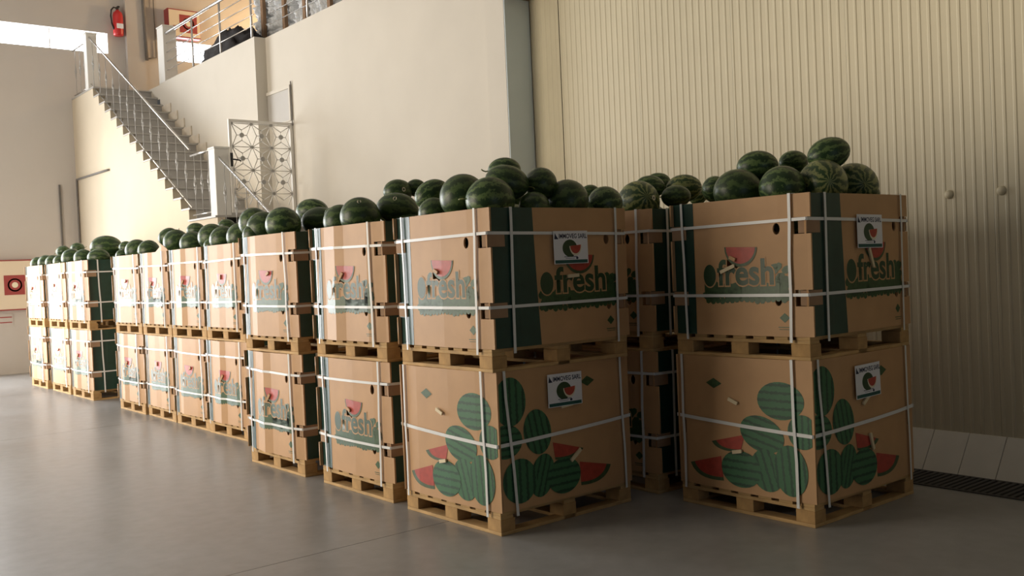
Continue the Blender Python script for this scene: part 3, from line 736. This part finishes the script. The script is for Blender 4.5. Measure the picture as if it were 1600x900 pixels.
VSEL = {'A': (0, 0), 'B': (0, 1), 'C': (1, 2), 'D': (3, 4), 'E': (2, 3), 'F': (4, 1), 'G': (1, 2), 'H': (3, 1), 'I': (2, 4), 'J': (1, 3), 'S': (0, 0), 'R': (0, 0)}
for s, (sx, sy, desc) in STACKS.items():
    for lev in (0, 1):
        dx, dy, tz = SHIFT.get((s, lev), (0, 0, 0)); rz = math.radians(tz)
        z = lev * (PH + BH); word = ('lower', 'upper')[lev]
        pallet((sx + dx, sy + dy, z), rz, 'pine pallet under the %s bin of the %s' % (word, desc), 'pine pallets', .955 if s in 'DEFG' else 1.0)
        loc = (sx + dx, sy + dy, z + PH)
        if lev == 0 and s in ('A', 'R'):
            t, F = bin2(loc, rz, 'cardboard bin printed with heaped melons, lower in the %s' % desc)
            for a in ((0, .478, .585, -.35), (0, .50, .262, .2)): tie(t, F, *a)
            if s == 'A': paper_label(t, 1, F, .40, .812, -.01); tie(t, F, 1, .62, .268, .62, .11); tie(t, F, 1, .56, .60, .1, .10)
            else: paper_label(t, 1, F, .432, .795, .02, .285); tie(t, F, 1, .56, .575, .6, .10); tie(t, F, 1, .60, .30, -1.3, .11)
        else:
            t, F = bin1(loc, rz, VSEL[s][lev], 'green-banded cardboard bin with slice print, %s in the %s' % (word, desc), s in 'ABCRS')
            if s in 'DEFG': t.scale.y = .955
            if s == 'F' and lev: link('loose_flap', mesh_from(crease(fill2d([[(.66, BH), (1.03, BH), (.98, BH + .035), (.86, BH + .085), (.80, BH + .05)]], .006), 0, F[0], -.01), 'loose_flap', 'kraft'), t)
            if s == 'A' and lev: paper_label(t, 1, F, .50, .715, .0); tie(t, F, 1, .66, .425, .05, .10)
            if s == 'R' and lev: paper_label(t, 1, F, .50, .735, -.01, .30); tie(t, F, 1, .66, .46, -1.2, .13); tie(t, F, 0, .47, .425, .35, .12)

# ================================================================ watermelons
MELONS = [
    ('A',0.72,0.72,2.13,0.140,0.120,0,'d'), ('E',1.07,6.45,2.12,0.140,0.110,0,'d'),
    ('A',0.30,1.03,2.19,0.132,0.100,25,'s'), ('A',0.17,0.83,2.08,0.092,0.068,0,'d'), ('A',0.20,0.53,2.16,0.127,0.119,20,'d'),
    ('A',0.20,0.24,2.11,0.160,0.118,-4,'s'), ('A',0.70,0.70,2.34,0.118,0.087,0,'s'), ('A',0.40,0.31,2.21,0.148,0.109,-15,'d'),
    ('A',0.50,0.16,2.07,0.088,0.065,-5,'d'), ('A',0.75,0.42,2.15,0.071,0.062,0,'l'), ('A',0.62,0.22,2.20,0.107,0.102,-8,'d'),
    ('A',0.75,0.11,2.11,0.141,0.104,15,'d'), ('A',1.07,0.08,2.09,0.114,0.084,10,'s'), ('B',0.21,2.19,2.13,0.077,0.077,0,'d'),
    ('B',0.23,1.92,2.14,0.139,0.103,-5,'d'), ('B',0.56,1.90,2.15,0.173,0.128,-8,'d'), ('B',0.76,2.19,2.32,0.123,0.101,0,'d'),
    ('B',0.90,2.13,2.35,0.086,0.070,0,'d'), ('C',0.10,3.57,2.08,0.069,0.063,0,'d'), ('C',0.20,3.58,2.15,0.099,0.099,0,'d'),
    ('C',0.22,3.23,2.15,0.152,0.113,0,'s'), ('C',0.68,3.55,2.25,0.162,0.120,-8,'s'), ('C',0.55,3.18,2.14,0.167,0.124,0,'d'),
    ('C',0.42,2.72,2.17,0.060,0.055,0,'d'), ('D',0.62,5.50,2.14,0.105,0.091,10,'d'), ('D',0.67,5.15,2.14,0.116,0.109,30,'d'),
    ('D',0.60,4.66,2.27,0.131,0.098,20,'d'), ('E',0.64,6.45,2.13,0.120,0.097,10,'d'), ('E',0.67,5.94,2.18,0.101,0.105,20,'d'),
    ('E',0.58,5.73,2.06,0.078,0.058,0,'s'), ('E',1.07,6.47,2.30,0.100,0.074,0,'d'), ('F',0.72,7.19,2.18,0.150,0.111,30,'d'),
    ('F',1.07,7.44,2.30,0.122,0.091,0,'d'), ('G',0.53,8.65,2.05,0.094,0.070,0,'d'), ('G',0.64,8.41,2.13,0.110,0.102,15,'d'),
    ('G',0.62,7.90,2.11,0.119,0.090,10,'d'), ('G',1.02,8.29,2.26,0.137,0.111,30,'d'), ('H',0.63,10.84,2.11,0.107,0.097,10,'d'),
    ('H',0.71,10.35,2.07,0.162,0.120,0,'d'), ('H',0.95,10.76,2.23,0.236,0.174,0,'d'), ('H',1.00,9.99,2.19,0.104,0.094,0,'d'),
    ('I',0.61,12.02,2.10,0.093,0.072,0,'d'), ('I',0.63,11.46,2.13,0.121,0.110,10,'d'), ('J',0.56,13.28,2.10,0.077,0.077,0,'d'),
    ('J',0.61,12.94,2.10,0.108,0.097,0,'d'), ('J',0.66,12.69,2.10,0.086,0.086,0,'d'), ('J',0.95,13.21,2.27,0.122,0.090,10,'d'),
    ('J',1.21,13.27,2.32,0.123,0.091,0,'d'), ('R',1.74,-0.33,2.13,0.089,0.089,0,'s'), ('R',1.59,-0.64,2.11,0.161,0.119,0,'d'),
    ('R',1.84,-0.62,2.26,0.139,0.103,0,'s'), ('R',1.61,-0.97,2.12,0.130,0.096,0,'s'), ('R',2.14,-0.70,2.29,0.106,0.079,0,'s'),
    ('R',1.74,-1.18,2.13,0.124,0.104,0,'l'), ('R',1.99,-1.07,2.30,0.138,0.102,15,'s'), ('R',2.14,-1.15,2.13,0.101,0.101,0,'l'),
    ('R',2.39,-1.08,2.07,0.078,0.058,0,'d'), ('S',1.83,1.00,2.23,0.078,0.057,0,'d'), ('S',1.65,0.31,2.12,0.156,0.116,10,'l'),
    ('S',1.93,0.45,2.22,0.118,0.088,0,'s'), ('S',2.23,0.63,2.28,0.103,0.076,0,'s'), ('S',1.85,0.12,2.12,0.109,0.080,0,'d'),
    ('S',2.13,0.28,2.20,0.138,0.102,0,'l'), ('S',2.38,0.35,2.14,0.071,0.056,20,'l'),
]
bm = bmesh.new(); bmesh.ops.create_uvsphere(bm, u_segments=28, v_segments=18, radius=1)
for v in bm.verts:
    z = v.co.z; v.co = Vector((z, v.co.x, v.co.y))
    k = 1 + .03*(1 - abs(v.co.x)**6); v.co.y *= k; v.co.z *= k
base = {}
for key in 'dsl':
    b2 = bm.copy(); base[key] = mesh_from(b2, 'watermelon', 'melon_' + key, True)
bm.free()
bm = bmesh.new(); tube(bm, [(.0, 0, 0), (.016, .004, .002), (.034, .0, .012), (.044, -.006, .026)], .0045, 6); STEM = mesh_from(bm, 'stem', 'stem')
bm = bmesh.new()
ring = [(.016*math.cos(2*math.pi*k/12), .016*math.sin(2*math.pi*k/12)) for k in range(12)]
bb = fill2d([[(x*1.0, y*1.25) for x, y in ring], [(x*.5, y*.6) for x, y in ring]], .002); STICK = mesh_from(bb, 'sticker', 'pulp'); bm.free()
LOOK = {'d': 'dark green', 's': 'mottled green', 'l': 'pale striped green'}
YAW = math.atan2(_R.y, _R.x)
rn = random.Random(8)
def scr(p):
    d = Vector(p) - CAM; return d.dot(_R) / d.dot(_F)
cnt = {}
for s, x, y, z, Ln, Wd, tl, lk in sorted(MELONS, key=lambda q: scr(q[1:4])):
    if x - STACKS[s][0] < (.30 if s in 'ABRS' else .37) or (s in 'AR' and y - STACKS[s][1] < .30 and z < 2.16):       # seated among others, lower half hidden by the board
        top = z + Wd; Wd = min(.15, max(Wd, (top - 1.94) / 2)); z = top - Wd; Ln = max(Ln, Wd * 1.05)
    need = max((STACKS[s][0] + .92*Wd + .02 - x) / (x - CAM.x), (STACKS[s][1] + .92*Wd + .02 - y) / (y - CAM.y), 0)
    if z - Wd < 2.0 and need > 0:                         # keep the fruit inside the board
        x += (x - CAM.x)*need; y += (y - CAM.y)*need; z += (z - CAM.z)*need
    i = cnt[s] = cnt.get(s, 0) + 1
    o = link('watermelon', base[lk], label='%s watermelon, %s from the left on the %s' % (LOOK[lk], ORD[i - 1], STACKS[s][2]), category='watermelon', group='watermelons on the bins')
    o.location = (x, y, z)
    end_on = lk == 'l' and Ln / Wd < 1.25
    yaw = YAW + rn.uniform(-.35, .35) + (math.pi if rn.random() < .5 else 0)
    if end_on: yaw = YAW + HP * (-1) + rn.uniform(-.3, .3); o.scale = (Ln*1.2, Ln, Wd)
    else: o.scale = (Ln, Wd*1.02, Wd)
    o.rotation_euler = (rn.uniform(-3, 3), math.radians(-tl if math.cos(yaw - YAW) > 0 else tl), yaw)
    if not end_on: o.rotation_euler.x = rn.uniform(-3, 3)
    if Ln > .10 and rn.random() < .4:
        c = link('stem', STEM, o); c.location = (.985, 0, 0); c.scale = (1/o.scale[0], 1/o.scale[1], 1/o.scale[2])
FILL = bm = None
for s, (sx, sy, desc) in STACKS.items():
    for i in range(3):
        for j in range(3):
            o = link('watermelon', base['d'], label='dark green watermelon sunk below the rim inside the %s' % desc, category='watermelon', group='sunken watermelons, %s' % desc)
            o.location = (sx + .22 + i*.36, sy + .20 + j*.318, (1.895, 1.975, 1.985)[i] - (.03 if j != 1 else 0)*(i > 0) + rn.uniform(-.015, .01)); o.scale = (.17, .128, .122); o.rotation_euler = (rn.uniform(-3, 3), 0, rn.uniform(-.3, .3))
# stickers on a few of the nearest fruit
def put_sticker(x, y, z, up, side):
    best = min((o for o in COL.objects if o.name.startswith('watermelon') and o.parent is None), key=lambda o: (o.location - Vector((x, y, z))).length)
    bpy.context.view_layer.update()
    d = (-_F*.75 + _U*up + _R*side).normalized()
    inv = best.matrix_world.to_3x3().inverted(); loc = (inv @ d); k = 1.012 / loc.length
    wp = best.matrix_world @ (loc * k)
    c = link('sticker', STICK, best); 
    nrm = (best.matrix_world.to_3x3().inverted().transposed() @ (loc * k)).normalized()
    mw = nrm.to_track_quat('Z', 'Y').to_matrix().to_4x4(); mw.translation = wp
    c.matrix_world = mw; c.matrix_parent_inverse = best.matrix_world.inverted(); c.matrix_basis = mw
put_sticker(.56, 1.90, 2.15, .55, -.05)
put_sticker(1.65, .31, 2.12, .1, .42)
put_sticker(.23, 1.92, 2.14, .75, .05)
put_sticker(.76, 2.19, 2.32, .1, .5)
